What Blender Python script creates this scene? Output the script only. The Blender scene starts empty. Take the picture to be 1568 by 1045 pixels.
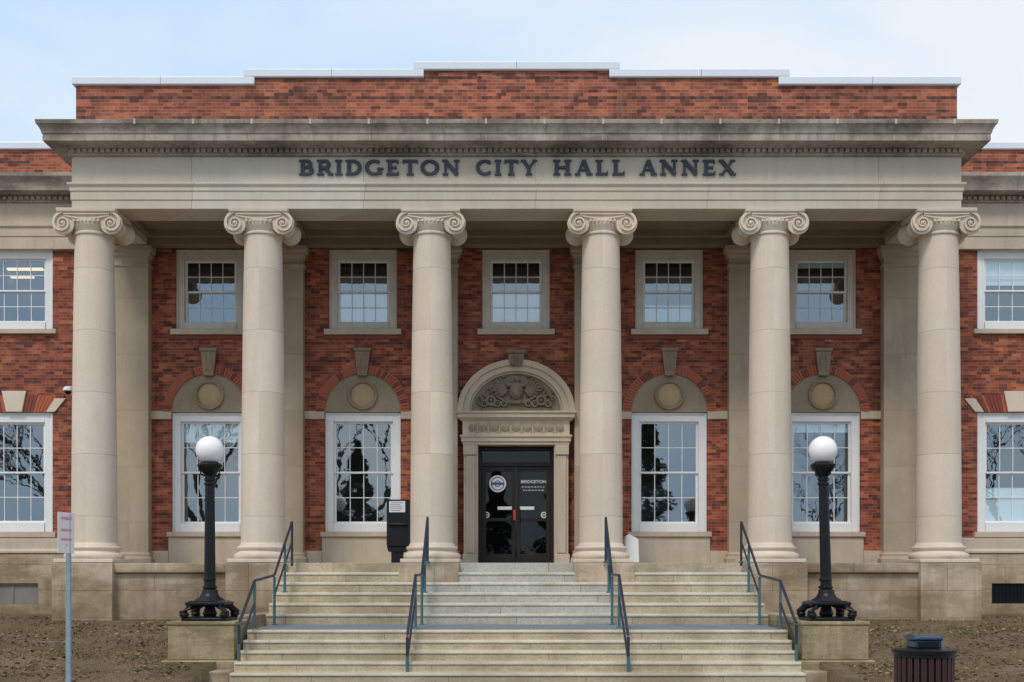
import bpy, bmesh, math, random
from mathutils import Vector, Matrix
random.seed(7)
F=1674.0; HY=886.0; XC=0.1
def PX(px,D): return (px-784)*D/F
def PZ(py,D): return (HY-py)*D/F
sc=bpy.context.scene
# ---------------------------------------------------------------- materials
class NT:
    def __init__(s,name):
        s.m=bpy.data.materials.new(name); s.m.use_nodes=True
        s.t=s.m.node_tree; s.t.nodes.clear()
        s.out=s.n('ShaderNodeOutputMaterial')
    def n(s,t,**k):
        nd=s.t.nodes.new(t)
        for a,b in k.items(): setattr(nd,a,b)
        return nd
    def l(s,a,b): s.t.links.new(a,b)
    def val(s,sock,v):
        if isinstance(v,(int,float)): sock.default_value=v
        elif isinstance(v,(tuple,list)):
            sock.default_value=tuple(v) if len(v)==len(sock.default_value) else tuple(v)+(1,)
        else: s.l(v,sock)
    def math(s,op,a,b=0.0,c=None,clamp=False):
        nd=s.n('ShaderNodeMath',operation=op,use_clamp=clamp)
        s.val(nd.inputs[0],a); s.val(nd.inputs[1],b)
        if c is not None: s.val(nd.inputs[2],c)
        return nd.outputs[0]
    def mix(s,f,a,b,blend='MIX'):
        nd=s.n('ShaderNodeMix',data_type='RGBA',blend_type=blend)
        s.val(nd.inputs[0],f); s.val(nd.inputs[6],a); s.val(nd.inputs[7],b)
        return nd.outputs[2]
    def pos(s):
        g=s.n('ShaderNodeNewGeometry'); return g.outputs['Position']
    def sep(s,v):
        nd=s.n('ShaderNodeSeparateXYZ'); s.l(v,nd.inputs[0]); return nd.outputs
    def comb(s,x,y,z):
        nd=s.n('ShaderNodeCombineXYZ')
        for i,v in enumerate((x,y,z)): s.val(nd.inputs[i],v)
        return nd.outputs[0]
    def scale(s,v,sx,sy,sz):
        nd=s.n('ShaderNodeMapping'); s.l(v,nd.inputs[0]); nd.inputs['Scale'].default_value=(sx,sy,sz); return nd.outputs[0]
    def noise(s,v,scale,detail=4,rough=.6):
        nd=s.n('ShaderNodeTexNoise'); s.l(v,nd.inputs['Vector']); nd.inputs['Scale'].default_value=scale
        nd.inputs['Detail'].default_value=detail; nd.inputs['Roughness'].default_value=rough
        return nd.outputs[0]
    def ramp(s,f,a,b,lo=0.,hi=1.):
        nd=s.n('ShaderNodeMapRange'); s.val(nd.inputs[0],f); nd.inputs[1].default_value=a; nd.inputs[2].default_value=b
        nd.inputs[3].default_value=lo; nd.inputs[4].default_value=hi; return nd.outputs[0]
    def bsdf(s,col,rough=.8,bump=None,bs=.3,bd=.02,metal=0.,spec=.5):
        b=s.n('ShaderNodeBsdfPrincipled'); s.val(b.inputs['Base Color'],col); s.val(b.inputs['Roughness'],rough)
        b.inputs['Metallic'].default_value=metal; b.inputs['Specular IOR Level'].default_value=spec
        if bump is not None:
            bn=s.n('ShaderNodeBump'); bn.inputs['Strength'].default_value=bs; bn.inputs['Distance'].default_value=bd
            s.l(bump,bn.inputs['Height']); s.l(bn.outputs[0],b.inputs['Normal'])
        s.l(b.outputs[0],s.out.inputs[0]); return b

def mat_brick(name,c1,c2,mortar,dark=.5,hd=.45):
    m=NT(name); p=m.pos(); x,y,z=m.sep(p)
    u=m.math('ADD',x,y); v=m.comb(u,z,0.)
    b=m.n('ShaderNodeTexBrick'); m.l(v,b.inputs['Vector']); b.offset=.5
    for k,q in (('Scale',1.),('Brick Width',.215),('Row Height',.074),('Mortar Size',.0065),('Mortar Smooth',.3),('Bias',0.)): b.inputs[k].default_value=q
    b.inputs['Color1'].default_value=c1+(1,); b.inputs['Color2'].default_value=c2+(1,); b.inputs['Mortar'].default_value=mortar+(1,)
    row=m.math('FLOOR',m.math('DIVIDE',z,.074)); md=m.math('MODULO',m.math('ADD',row,600.),6.)
    hdr=m.math('LESS_THAN',md,.5)
    hb=m.math('GREATER_THAN',m.math('FRACT',m.math('DIVIDE',u,.215)),.5)
    f=m.math('MULTIPLY',hdr,m.math('MULTIPLY_ADD',hb,.3,hd-.1))
    col=m.mix(f,b.outputs[0],(.06,.035,.035))
    wn=m.n('ShaderNodeTexWhiteNoise',noise_dimensions='2D')
    ru=m.math('ADD',m.math('DIVIDE',u,.215),m.math('MULTIPLY',m.math('MODULO',m.math('ADD',row,600.),2.),.5))
    m.l(m.comb(m.math('FLOOR',ru),row,0.),wn.inputs[0])
    dk=m.ramp(wn.outputs[0],.70,.95,0.,.75)
    col=m.mix(dk,col,(.07,.032,.03))
    lt=m.ramp(wn.outputs[0],.25,.0,0.,.6); col=m.mix(lt,col,(.62,.22,.11))
    n=m.noise(p,.7,5,.65); col=m.mix(m.ramp(n,.45,.72,0.,dark),col,(.07,.035,.03))
    n5=m.noise(p,2.6,5,.7); col=m.mix(m.ramp(n5,.52,.75,0.,.35),col,(.58,.24,.15))
    st=m.noise(m.scale(p,3.,3.,.35),1.3,5,.7); col=m.mix(m.ramp(st,.62,.85,0.,.45),col,(.42,.36,.32))
    m.bsdf(col,.85,b.outputs[1],-.4,.008,spec=.25)
    return m.m
def mat_stone(name,base,dirt,streak=.35,blot=.4,drum=0.,joint=None,speck=.25,rough=.85,grime=None,centre=None,big=0.):
    m=NT(name); p=m.pos(); x,y,z=m.sep(p)
    n1=m.noise(p,1.1,6,.62); n2=m.noise(m.scale(p,5.,5.,.45),1.2,5,.7); n3=m.noise(p,24.,3,.7)
    col=m.mix(m.ramp(n1,.38,.75,0.,blot),base,dirt)
    col=m.mix(m.ramp(n2,.48,.78,0.,streak),col,dirt)
    n4=m.noise(p,.35,3,.5); col=m.mix(m.ramp(n4,.4,.65,0.,.3),col,tuple(min(1,c*f) for c,f in zip(base,(1.12,1.03,.88))))
    if big>0:
        nb=m.noise(m.scale(p,1.,1.,3.),.55,6,.7); col=m.mix(m.ramp(nb,.46,.62,0.,big),col,tuple(c*.7 for c in dirt))
    if centre:
        cm=m.math('MULTIPLY',m.math('LESS_THAN',m.math('ABSOLUTE',m.math('SUBTRACT',x,XC)),1.93),m.math('LESS_THAN',m.math('SUBTRACT',-.9,z),0.))
        col=m.mix(m.math('MULTIPLY',cm,.65),col,centre)
    if drum>0:
        wn=m.n('ShaderNodeTexWhiteNoise',noise_dimensions='2D'); m.l(m.comb(m.math('FLOOR',m.math('DIVIDE',z,drum)),m.math('FLOOR',m.math('DIVIDE',m.math('ADD',x,1.79),3.783)),0.),wn.inputs[0])
        col=m.mix(m.ramp(wn.outputs[0],0,1,0.,.35),col,dirt)
        fr=m.math('FRACT',m.math('DIVIDE',z,drum)); j=m.math('LESS_THAN',fr,.009); col=m.mix(m.math('MULTIPLY',j,.4),col,(.15,.13,.11))
    if joint:
        jw,jh,joff,js=joint
        b=m.n('ShaderNodeTexBrick'); m.l(m.comb(m.math('ADD',x,y),m.math('ADD',z,joff),0.),b.inputs['Vector']); b.offset=.5
        for k,q in (('Scale',1.),('Brick Width',jw),('Row Height',jh),('Mortar Size',.007),('Mortar Smooth',.2)): b.inputs[k].default_value=q
        b.inputs['Color1'].default_value=(1,1,1,1); b.inputs['Color2'].default_value=(.82,.78,.72,1); b.inputs['Mortar'].default_value=(.38,.33,.27,1)
        col=m.mix(js,col,b.outputs[0],'MULTIPLY')
    if grime:
        z0,z1,amt=grime
        g=m.math('MULTIPLY',m.ramp(z,z0,z1,1.,0.),m.ramp(n1,.35,.6,.25,1.)); col=m.mix(m.math('MULTIPLY',g,amt,clamp=True),col,(.17,.115,.06))
    col=m.mix(m.ramp(n3,.4,.75,0.,speck),col,tuple(c*.6 for c in dirt))
    m.bsdf(col,rough,n3,.25,.01,spec=.2)
    return m.m
def mat_plain(name,c,rough=.6,var=.15,metal=0.,spec=.5,ns=6.):
    m=NT(name); p=m.pos(); n=m.noise(p,ns,4,.6)
    col=m.mix(m.ramp(n,.35,.7,0.,var),c,tuple(q*.45 for q in c)); m.bsdf(col,rough,n,.08,.01,metal,spec); return m.m

BR=mat_brick('brick_wall',(.40,.10,.05),(.22,.053,.034),(.27,.18,.14),.4,.35)
BRP=mat_brick('brick_parapet',(.45,.13,.07),(.25,.07,.045),(.34,.25,.2),.6,.65)
BRA=mat_plain('brick_arch_a',(.46,.12,.065),.85,.3,ns=9); BRB=mat_plain('brick_arch_b',(.24,.065,.045),.85,.3,ns=9)
MORT=mat_plain('mortar',(.34,.24,.19),.9)
COL=mat_stone('column_stone',(.76,.67,.57),(.47,.38,.29),.25,.3,drum=1.37,speck=.12)
ST=mat_stone('limestone',(.60,.52,.42),(.31,.25,.18),.4,.4,speck=.15)
PIL=mat_stone('pilaster_stone_shaded',(.52,.44,.34),(.28,.215,.15),.4,.5,drum=1.37,speck=.15)  # base colour darkened to carry the portico shade behind the columns
FRZ=mat_stone('frieze_stone',(.64,.60,.52),(.40,.35,.27),.35,.35,joint=(3.783,3.0,-8.0,.7),speck=.1,big=.1)
CRN=mat_stone('cornice_stone',(.50,.44,.385),(.12,.095,.08),.8,.55,speck=.25,big=.6)
POD=mat_stone('podium_stone',(.62,.52,.41),(.27,.19,.11),.6,.6,joint=(1.9,.6,.26,.8),grime=(-1.1,.2,.7),big=.6)
STP=mat_stone('step_stone',(.62,.56,.44),(.29,.235,.14),.3,.6,joint=(2.35,50.,20.,.8),speck=.5,centre=(.50,.53,.54),big=.4)
LND=mat_stone('landing_slate',(.20,.235,.28),(.12,.13,.15),.2,.5)
PED=mat_stone('pedestal_stone',(.46,.395,.26),(.15,.115,.065),.7,.7,grime=(-1.9,-1.0,.7),speck=.4,big=.6)
CARV=mat_stone('carved_stone',(.29,.24,.18),(.09,.075,.055),.4,.6,speck=.5)
KEY=mat_stone('keystone_stone',(.36,.28,.205),(.15,.115,.08),.4,.6,speck=.3)
TYM=mat_stone('tympanum_stone',(.36,.305,.225),(.19,.15,.105),.4,.5)
ROU=mat_stone('roundel_stone',(.50,.385,.23),(.28,.20,.12),.2,.4)
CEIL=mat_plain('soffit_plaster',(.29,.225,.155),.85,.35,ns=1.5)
WHT=mat_plain('white_paint',(.82,.83,.84),.45,.08)
BGE=mat_plain('aged_paint',(.68,.62,.54),.6,.3,ns=3)
COP=mat_plain('coping_metal',(.74,.80,.88),.45,.08,spec=.4,ns=2)
LET=mat_plain('letter_bronze',(.03,.036,.055),.5,.2)
BLK=mat_plain('black_metal',(.007,.008,.011),.38,.2,spec=.3)
RAIL=mat_plain('rail_dark_paint',(.02,.03,.05),.4,.25)
TEAL=mat_plain('rail_teal_paint',(.055,.15,.17),.45,.3)
GLB=mat_plain('opal_glass',(.92,.89,.91),.25,.02)
DOORM=mat_plain('door_bronze',(.022,.018,.017),.4,.2,spec=.3)
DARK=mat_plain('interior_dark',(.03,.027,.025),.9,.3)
BLI=mat_plain('roller_blind',(.74,.86,.90),.8,.05)
INTF=mat_plain('interior_wall_paint',(.3,.28,.24),.9,.2)
PAPW=mat_plain('paper_white',(.78,.78,.8),.6,.05)
BOX=mat_plain('box_black',(.010,.012,.018),.35,.2,spec=.3)
RED=mat_plain('sign_red',(.55,.05,.05),.5,.1)
PINK=mat_plain('sign_faded_face',(.80,.70,.72),.5,.15,ns=20)
PRK=mat_plain('sign_faded_print',(.62,.33,.35),.5,.15,ns=20)
POST=mat_plain('galvanised_post',(.25,.36,.46),.5,.3,metal=.3)
BIN=mat_plain('bin_slat_brown',(.045,.02,.019),.5,.4,ns=12,spec=.3)
BINB=mat_plain('bin_hood_blue',(.015,.04,.09),.3,.2)
GPAN=mat_plain('basement_panel_grey',(.24,.23,.21),.8,.4,ns=2)
CONC=mat_plain('sidewalk_concrete',(.38,.36,.33),.9,.35,ns=2)
ASPH=mat_plain('asphalt',(.05,.05,.052),.9,.3,ns=5)
LINE=mat_plain('road_line',(.7,.55,.12),.7,.3)
BARK=mat_plain('bark',(.09,.07,.055),.9,.4)
NEED=mat_plain('evergreen_needles',(.035,.06,.025),.9,.5,ns=1)
SEAM=mat_plain('coping_seam',(.3,.33,.37),.6,.1)
def mat_glass(name,fac,bump):
    m=NT(name); g=m.n('ShaderNodeBsdfGlossy'); g.inputs['Roughness'].default_value=.01
    g.inputs['Color'].default_value=(.78,.90,1,1)
    bn=m.n('ShaderNodeBump'); bn.inputs['Strength'].default_value=bump; bn.inputs['Distance'].default_value=.02
    m.l(m.noise(m.pos(),2.2,2,.5),bn.inputs['Height']); m.l(bn.outputs[0],g.inputs['Normal'])
    t=m.n('ShaderNodeBsdfTransparent'); t.inputs[0].default_value=(.9,.95,.95,1)
    x=m.n('ShaderNodeMixShader'); x.inputs[0].default_value=fac
    m.l(t.outputs[0],x.inputs[1]); m.l(g.outputs[0],x.inputs[2]); m.l(x.outputs[0],m.out.inputs[0]); return m.m
GLA=mat_glass('window_glass',.27,.06); GLD=mat_glass('door_tinted_glass',.035,.02)
def mat_ground():
    m=NT('lawn_soil'); p=m.pos(); a=m.noise(p,.8,6,.7); b=m.noise(p,9.,5,.75); c=m.noise(p,45.,2,.7)
    col=m.mix(m.ramp(a,.42,.58),(.13,.10,.055),(.20,.145,.095)); col=m.mix(m.ramp(b,.45,.7,0,.8),col,(.07,.05,.032))
    col=m.mix(m.ramp(c,.55,.72,0,.7),col,(.32,.245,.16)); m.bsdf(col,.95,b,.8,.05,spec=.1); return m.m
GRD=mat_ground()
def mat_blade(name,a,b):
    m=NT(name); n=m.noise(m.pos(),1.1,5,.7); m.bsdf(m.mix(m.ramp(n,.40,.55),a,b),.9,spec=.1); return m.m
BLD=mat_blade('dry_grass',(.13,.115,.05),(.25,.18,.105)); LEAF=mat_blade('dead_leaf',(.34,.23,.13),(.12,.075,.042))
def mat_em():
    m=NT('fluorescent_tube'); e=m.n('ShaderNodeEmission'); e.inputs[0].default_value=(1,.72,.4,1); e.inputs[1].default_value=1.4; m.l(e.outputs[0],m.out.inputs[0]); return m.m
EMI=mat_em()
# ---------------------------------------------------------------- mesh builder
def empty(name):
    o=bpy.data.objects.new(name,None); sc.collection.objects.link(o); return o
class P:
    def __init__(s,name,parent,mat,bevel=0.):
        s.bm=bmesh.new(); s.name=name; s.parent=parent; s.mat=mat; s.bevel=bevel
    def f(s,vs):
        try: return s.bm.faces.new(vs)
        except Exception: return None
    def box(s,x0,x1,y0,y1,z0,z1,M=None):
        c=[(x0,y0,z0),(x1,y0,z0),(x1,y1,z0),(x0,y1,z0),(x0,y0,z1),(x1,y0,z1),(x1,y1,z1),(x0,y1,z1)]
        v=[s.bm.verts.new(M@Vector(q) if M else q) for q in c]
        for a in ((0,3,2,1),(4,5,6,7),(0,1,5,4),(1,2,6,5),(2,3,7,6),(3,0,4,7)): s.f([v[i] for i in a])
        return s
    def quad(s,pts): s.f([s.bm.verts.new(p) for p in pts]); return s
    def prism(s,pts,y0,y1):
        a=[s.bm.verts.new((x,y0,z)) for x,z in pts]; b=[s.bm.verts.new((x,y1,z)) for x,z in pts]
        s.f(a); s.f(b[::-1]); n=len(pts)
        for i in range(n): s.f([a[i],b[i],b[(i+1)%n],a[(i+1)%n]])
        return s
    def prismx(s,pts,x0,x1):
        a=[s.bm.verts.new((x0,y,z)) for y,z in pts]; b=[s.bm.verts.new((x1,y,z)) for y,z in pts]
        s.f(a); s.f(b[::-1]); n=len(pts)
        for i in range(n): s.f([a[i],b[i],b[(i+1)%n],a[(i+1)%n]])
        return s
    def lathe(s,prof,c,axis='z',n=40,caps=True,sx=1.,sy=1.):
        rings=[]
        for r,t in prof:
            ring=[]
            for i in range(n):
                a=2*math.pi*i/n; u,w=r*math.cos(a)*sx,r*math.sin(a)*sy
                q=(u,w,t) if axis=='z' else ((u,t,w) if axis=='y' else (t,u,w))
                ring.append(s.bm.verts.new((c[0]+q[0],c[1]+q[1],c[2]+q[2])))
            rings.append(ring)
        for a,b in zip(rings,rings[1:]):
            for i in range(n): s.f([a[i],a[(i+1)%n],b[(i+1)%n],b[i]])
        if caps: s.f(rings[0][::-1]); s.f(rings[-1])
        return s
    def mold(s,prof,x0,x1,y0,y1,back=False):
        rings=[]
        for p,z in prof:
            yb=y1+(p if back else 0)
            rings.append([s.bm.verts.new(q) for q in ((x0-p,y0-p,z),(x1+p,y0-p,z),(x1+p,yb,z),(x0-p,yb,z))])
        for a,b in zip(rings,rings[1:]):
            for i in range(4): s.f([a[i],a[(i+1)%4],b[(i+1)%4],b[i]])
        s.f(rings[0][::-1]); s.f(rings[-1]); return s
    def ann(s,cx,cz,ri,ro,a0,a1,y0,y1,n=24,ki=1.,ko=1.):
        ins=[];outs=[]
        for i in range(n+1):
            t=a0+(a1-a0)*i/n
            ins.append((cx+ri*math.cos(t),cz+ri*ki*math.sin(t))); outs.append((cx+ro*math.cos(t),cz+ro*ko*math.sin(t)))
        A=[[s.bm.verts.new((p[0],y,p[1])) for p in L] for L in (ins,outs) for y in (y0,y1)]
        i0,i1,o0,o1=A
        for k in range(n):
            s.f([i0[k],o0[k],o0[k+1],i0[k+1]]); s.f([i1[k],i1[k+1],o1[k+1],o1[k]])
            s.f([o0[k],o1[k],o1[k+1],o0[k+1]]); s.f([i0[k],i0[k+1],i1[k+1],i1[k]])
        s.f([i0[0],i1[0],o1[0],o0[0]]); s.f([i0[-1],o0[-1],o1[-1],i1[-1]]); return s
    def band(s,pts,ws,y0,y1):
        n=len(pts); L=[];R=[]
        for i in range(n):
            a=Vector(pts[max(0,i-1)]); b=Vector(pts[min(n-1,i+1)]); d=(b-a).normalized(); nn=Vector((-d.y,d.x)); w=(ws[i] if isinstance(ws,list) else ws)/2
            p=Vector(pts[i]); L.append(p+nn*w); R.append(p-nn*w)
        A=[[s.bm.verts.new((p.x,y,p.y)) for p in Q] for Q in (L,R) for y in (y0,y1)]
        l0,l1,r0,r1=A
        for k in range(n-1):
            s.f([l0[k],l0[k+1],r0[k+1],r0[k]]); s.f([l1[k],r1[k],r1[k+1],l1[k+1]])
            s.f([l0[k],l1[k],l1[k+1],l0[k+1]]); s.f([r0[k],r0[k+1],r1[k+1],r1[k]])
        s.f([l0[0],r0[0],r1[0],l1[0]]); s.f([l0[-1],l1[-1],r1[-1],r0[-1]]); return s
    def ell(s,c,r,rot=0.,seg=14):
        M=Matrix.Translation(c)@Matrix.Rotation(rot,4,'Y')@Matrix.Diagonal((r[0],r[1],r[2],1))
        bmesh.ops.create_uvsphere(s.bm,u_segments=seg,v_segments=seg//2+1,radius=1,matrix=M); return s
    def tube(s,pts,r,n=10,rs=None):
        rings=[]
        for i,p in enumerate(pts):
            p=Vector(p); a=Vector(pts[max(0,i-1)]); b=Vector(pts[min(len(pts)-1,i+1)]); d=(b-a).normalized()
            up=Vector((0,0,1)) if abs(d.z)<.9 else Vector((0,1,0)); u=d.cross(up).normalized(); w=u.cross(d)
            rr=rs[i] if rs else r
            rings.append([s.bm.verts.new(p+(u*math.cos(2*math.pi*k/n)+w*math.sin(2*math.pi*k/n))*rr) for k in range(n)])
        for a,b in zip(rings,rings[1:]):
            for i in range(n): s.f([a[i],a[(i+1)%n],b[(i+1)%n],b[i]])
        s.f(rings[0][::-1]); s.f(rings[-1]); return s
    def done(s,smooth=True,recalc=True):
        if recalc: bmesh.ops.recalc_face_normals(s.bm,faces=s.bm.faces)
        me=bpy.data.meshes.new(s.name); s.bm.to_mesh(me); s.bm.free(); me.materials.append(s.mat)
        if smooth:
            me.polygons.foreach_set('use_smooth',[True]*len(me.polygons)); me.set_sharp_from_angle(angle=math.radians(32))
        o=bpy.data.objects.new(s.name,me); sc.collection.objects.link(o)
        if s.parent: o.parent=s.parent
        if s.bevel>0:
            b=o.modifiers.new('bevel','BEVEL'); b.width=s.bevel; b.segments=2; b.limit_method='ANGLE'; b.angle_limit=math.radians(40); b.harden_normals=False
        return o
# ---------------------------------------------------------------- building
B=empty('city_hall_building')
YW=27.0; YC=24.5; SP=3.783
bays=[XC+k*SP for k in (-2,-1,0,1,2)]
cols=[XC+(k+.5)*SP for k in (-3,-2,-1,0,1,2)]
wing=[XC-12.38,XC+12.33,XC-16.2,XC+16.2,XC-20.,XC+20.]
LZ0,LZ1,LW=1.145,4.10,.935
UZ0,UZ1,UW=6.15,8.13,.84
ops=[]
for i,b in enumerate(bays):
    ops.append((b-UW,b+UW,UZ0,UZ1))
    if i!=2: ops.append((b-LW,b+LW,LZ0,LZ1))
ops.append((bays[2]-.93,bays[2]+.93,.36,3.27))
for w in wing:
    ops.append((w-LW,w+LW,LZ0,LZ1)); ops.append((w-LW,w+LW,UZ0,UZ1))
    ops.append((w-.65,w+.65,-.62,-.12))
def wall(p,x0,x1,z0,z1,y,th,ops):
    xs=sorted({x0,x1}|{v for o in ops for v in o[:2]}); zs=sorted({z0,z1}|{v for o in ops for v in o[2:]})
    def inside(cx,cz): return any(o[0]<cx<o[1] and o[2]<cz<o[3] for o in ops)
    for a,b in zip(xs,xs[1:]):
        for c,d in zip(zs,zs[1:]):
            if not inside((a+b)/2,(c+d)/2):
                p.quad([(a,y,c),(b,y,c),(b,y,d),(a,y,d)]); p.quad([(a,y+th,c),(a,y+th,d),(b,y+th,d),(b,y+th,c)])
    for a,b,c,d in ops:
        p.quad([(a,y,c),(a,y,d),(a,y+th,d),(a,y+th,c)]); p.quad([(b,y,c),(b,y+th,c),(b,y+th,d),(b,y,d)])
        p.quad([(a,y,c),(a,y+th,c),(b,y+th,c),(b,y,c)]); p.quad([(a,y,d),(b,y,d),(b,y+th,d),(a,y+th,d)])
p=P('front_wall',B,BR); wall(p,-23,23.2,-1.6,8.14,YW,.35,ops); p.done(False,False)
p=P('roof_and_shell',B,BR); p.box(-23,-22.65,27.36,45,-1.6,9.7); p.box(22.85,23.2,27.36,45,-1.6,9.7); p.box(-22.64,22.84,44.6,45,-1.6,9.7); p.done(False)
p=P('roof_deck',B,ASPH); p.box(-22.9,23.1,27.1,44.9,9.71,9.76); p.box(-9.6,9.8,24.8,27.05,9.71,9.76); p.done(False)
p=P('interior_partitions',B,INTF); p.box(-22.6,22.8,31,31.1,-1.5,9.6); p.box(-22.6,22.8,27.36,30.98,5.0,5.2); p.box(-22.6,22.8,27.36,30.98,.15,.33)
for x in (-14,-10,-5.5,5.7,10.2,14.2): p.box(x-.05,x+.05,27.36,30.98,.34,9.5)
p.done(False)
p=P('interior_ceiling',B,DARK); p.box(-22.6,22.8,27.4,30.98,8.5,8.6); p.done(False)
p=P('ceiling_light_fixture',B,EMI); D=29.4
for a,b,q in ((10,64,413),(14,50,425)): p.box(PX(a,D),PX(b,D),D,D+.12,PZ(q,D),PZ(q,D)+.05); D+=1.
p.done(False)
def window(cx,z0,z1,hw,cas,top,bot,fm,rows,y=YW,blind=None,cols_n=4):
    p=P('window_casing',B,fm,.008); yf=y+.06
    p.box(cx-hw+.002,cx-hw+cas,yf,yf+.16,z0+.002,z1-.002); p.box(cx+hw-cas,cx+hw-.002,yf,yf+.16,z0+.002,z1-.002)
    p.box(cx-hw+cas,cx+hw-cas,yf,yf+.16,z1-top,z1-.002); p.box(cx-hw+cas,cx+hw-cas,yf-.03,yf+.16,z0+.002,z0+bot)
    e=.05
    p.box(cx-hw+.003,cx-hw+e,yf-.03,yf-.001,z0+.003,z1-.003); p.box(cx+hw-e,cx+hw-.003,yf-.03,yf-.001,z0+.003,z1-.003)
    p.box(cx-hw+e,cx+hw-e,yf-.03,yf-.001,z1-e,z1-.003)
    p.done()
    a,b,c,d=cx-hw+cas,cx+hw-cas,z0+bot,z1-top; m=(c+d)/2; st=.06
    p=P('window_sash',B,WHT,.004)
    for (s0,s1,yy) in ((m-.02,d,yf+.06),(c,m+.02,yf+.10)):
        p.box(a,a+st,yy,yy+.035,s0,s1); p.box(b-st,b,yy,yy+.035,s0,s1)
        p.box(a+st,b-st,yy,yy+.035,s0,s0+st*.75); p.box(a+st,b-st,yy,yy+.035,s1-st*.75,s1)
        gx0,gx1,gz0,gz1=a+st,b-st,s0+st*.75,s1-st*.75
        for i in range(1,cols_n):
            x=gx0+(gx1-gx0)*i/cols_n; p.box(x-.0105,x+.0105,yy+.004,yy+.030,gz0,gz1)
        for j in range(1,rows):
            z=gz0+(gz1-gz0)*j/rows; p.box(gx0,gx1,yy+.006,yy+.028,z-.0105,z+.0105)
    p.done()
    g=P('window_glass',B,GLA)
    g.quad([(a+.02,yf+.08,m),(b-.02,yf+.08,m),(b-.02,yf+.08,d-.02),(a+.02,yf+.08,d-.02)])
    g.quad([(a+.02,yf+.12,c+.02),(b-.02,yf+.12,c+.02),(b-.02,yf+.12,m),(a+.02,yf+.12,m)]); g.done(False,False)
    for f0,f1 in (blind or ()):
        q=P('window_blind',B,BLI); q.box(a-.0,b+.0,yf+.142,yf+.15,c+(d-c)*f0,c+(d-c)*f1)
        q.box(a,b,yf+.136,yf+.156,c+(d-c)*f1-.02,c+(d-c)*f1+.001); q.done()
for i,b in enumerate(bays):
    window(b,UZ0,UZ1,UW,.2,.26,.18,BGE,2,blind={1:((0,.5),),2:((0,.5),),0:None,3:((0,.3),),4:((.9,1.),)}[i])
    if i!=2: window(b,LZ0,LZ1,LW,.2,.22,.22,WHT,2,blind={0:((.8,1.),),4:((.9,1.),)}.get(i))
for k,w in enumerate(wing):
    window(w,UZ0,UZ1,LW,.2,.22,.2,WHT,2,blind=((.6,1.),) if k==1 else None); window(w,LZ0,LZ1,LW,.22,.24,.24,WHT,2,blind=((.0,.35),) if k==1 else None)
p=P('window_sills',B,ST,.01)
for b in bays:
    p.box(b-.95,b+.95,YW-.1,YW+.05,UZ0-.14,UZ0-.003)
for i,b in enumerate(bays):
    if i!=2: p.box(b-1.03,b+1.03,YW-.12,YW+.05,LZ0-.12,LZ0-.003)
for w in wing:
    p.box(w-1.05,w+1.05,YW-.1,YW+.05,UZ0-.12,UZ0-.003); p.box(w-1.05,w+1.05,YW-.13,YW+.05,LZ0-.14,LZ0-.003)
p.done()
p=P('brick_sill_course',B,BRB); 
for b in bays: p.box(b-1.0,b+1.0,YW-.035,YW-.001,UZ0-.24,UZ0-.143)
p.done()
p=P('wall_base',B,ST,.01)
for i,b in enumerate(bays):
    if i!=2:
        p.box(b-1.0,b+1.0,YW-.07,YW-.001,.344,LZ0-.125)
for i in range(5):
    l=cols[i]+.46; r=cols[i+1]-.46; b=bays[i]; g=1.0 if i!=2 else 1.4
    p.box(l,b-g,YW-.09,YW-.001,.344,.68); p.box(b+g,r,YW-.09,YW-.001,.344,.68)
p.done()
p=P('impost_bands',B,ST,.008)
for i in range(5):
    l=cols[i]+.46; r=cols[i+1]-.46; b=bays[i]; g=LW+.004 if i!=2 else 1.5
    p.box(l,b-g,YW-.05,YW-.001,3.93,4.13); p.box(b+g,r,YW-.05,YW-.001,3.93,4.13)
p.done()
for i,b in enumerate(bays):
    if i==2: continue
    p=P('window_tympanum',B,TYM); zc=4.105
    n=32; p.prism([(b+.93*math.cos(math.pi*k/n),zc+.93*math.sin(math.pi*k/n)) for k in range(n+1)],YW-.015,YW-.002); p.done()
    p=P('tympanum_moulding',B,KEY); p.ann(b,zc+.42,.305,.36,0,2*math.pi,YW-.07,YW-.016,32); p.done()
    p=P('tympanum_roundel',B,ROU); p.lathe([(.0,-.055),(.12,-.053),(.24,-.04),(.30,-.016)],(b,YW,zc+.42),'y',32); p.done()
    p=P('arch_mortar',B,MORT); p.ann(b,zc,.935,1.16,0,math.pi,YW-.02,YW-.001,32); p.done()
    pa=P('arch_bricks',B,BRA); pb=P('arch_bricks',B,BRB)
    nb=44
    for k in range(nb):
        a0=math.pi*k/nb+.008; a1=math.pi*(k+1)/nb-.008
        (pa if random.random()<.75 else pb).ann(b,zc,.95,1.145,a0,a1,YW-.05,YW-.021,2)
    pa.done(False); pb.done(False)
    p=P('keystone',B,KEY,.012); p.prism([(b-.12,zc+.88),(b+.12,zc+.88),(b+.19,zc+1.48),(b-.19,zc+1.48)],YW-.14,YW-.051)
    p.box(b-.21,b+.21,YW-.17,YW-.03,zc+1.483,zc+1.56)
    for t in (-.07,.07): p.box(b+t-.025,b+t+.025,YW-.16,YW-.139,zc+1.0,zc+1.42)
    p.done()
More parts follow.
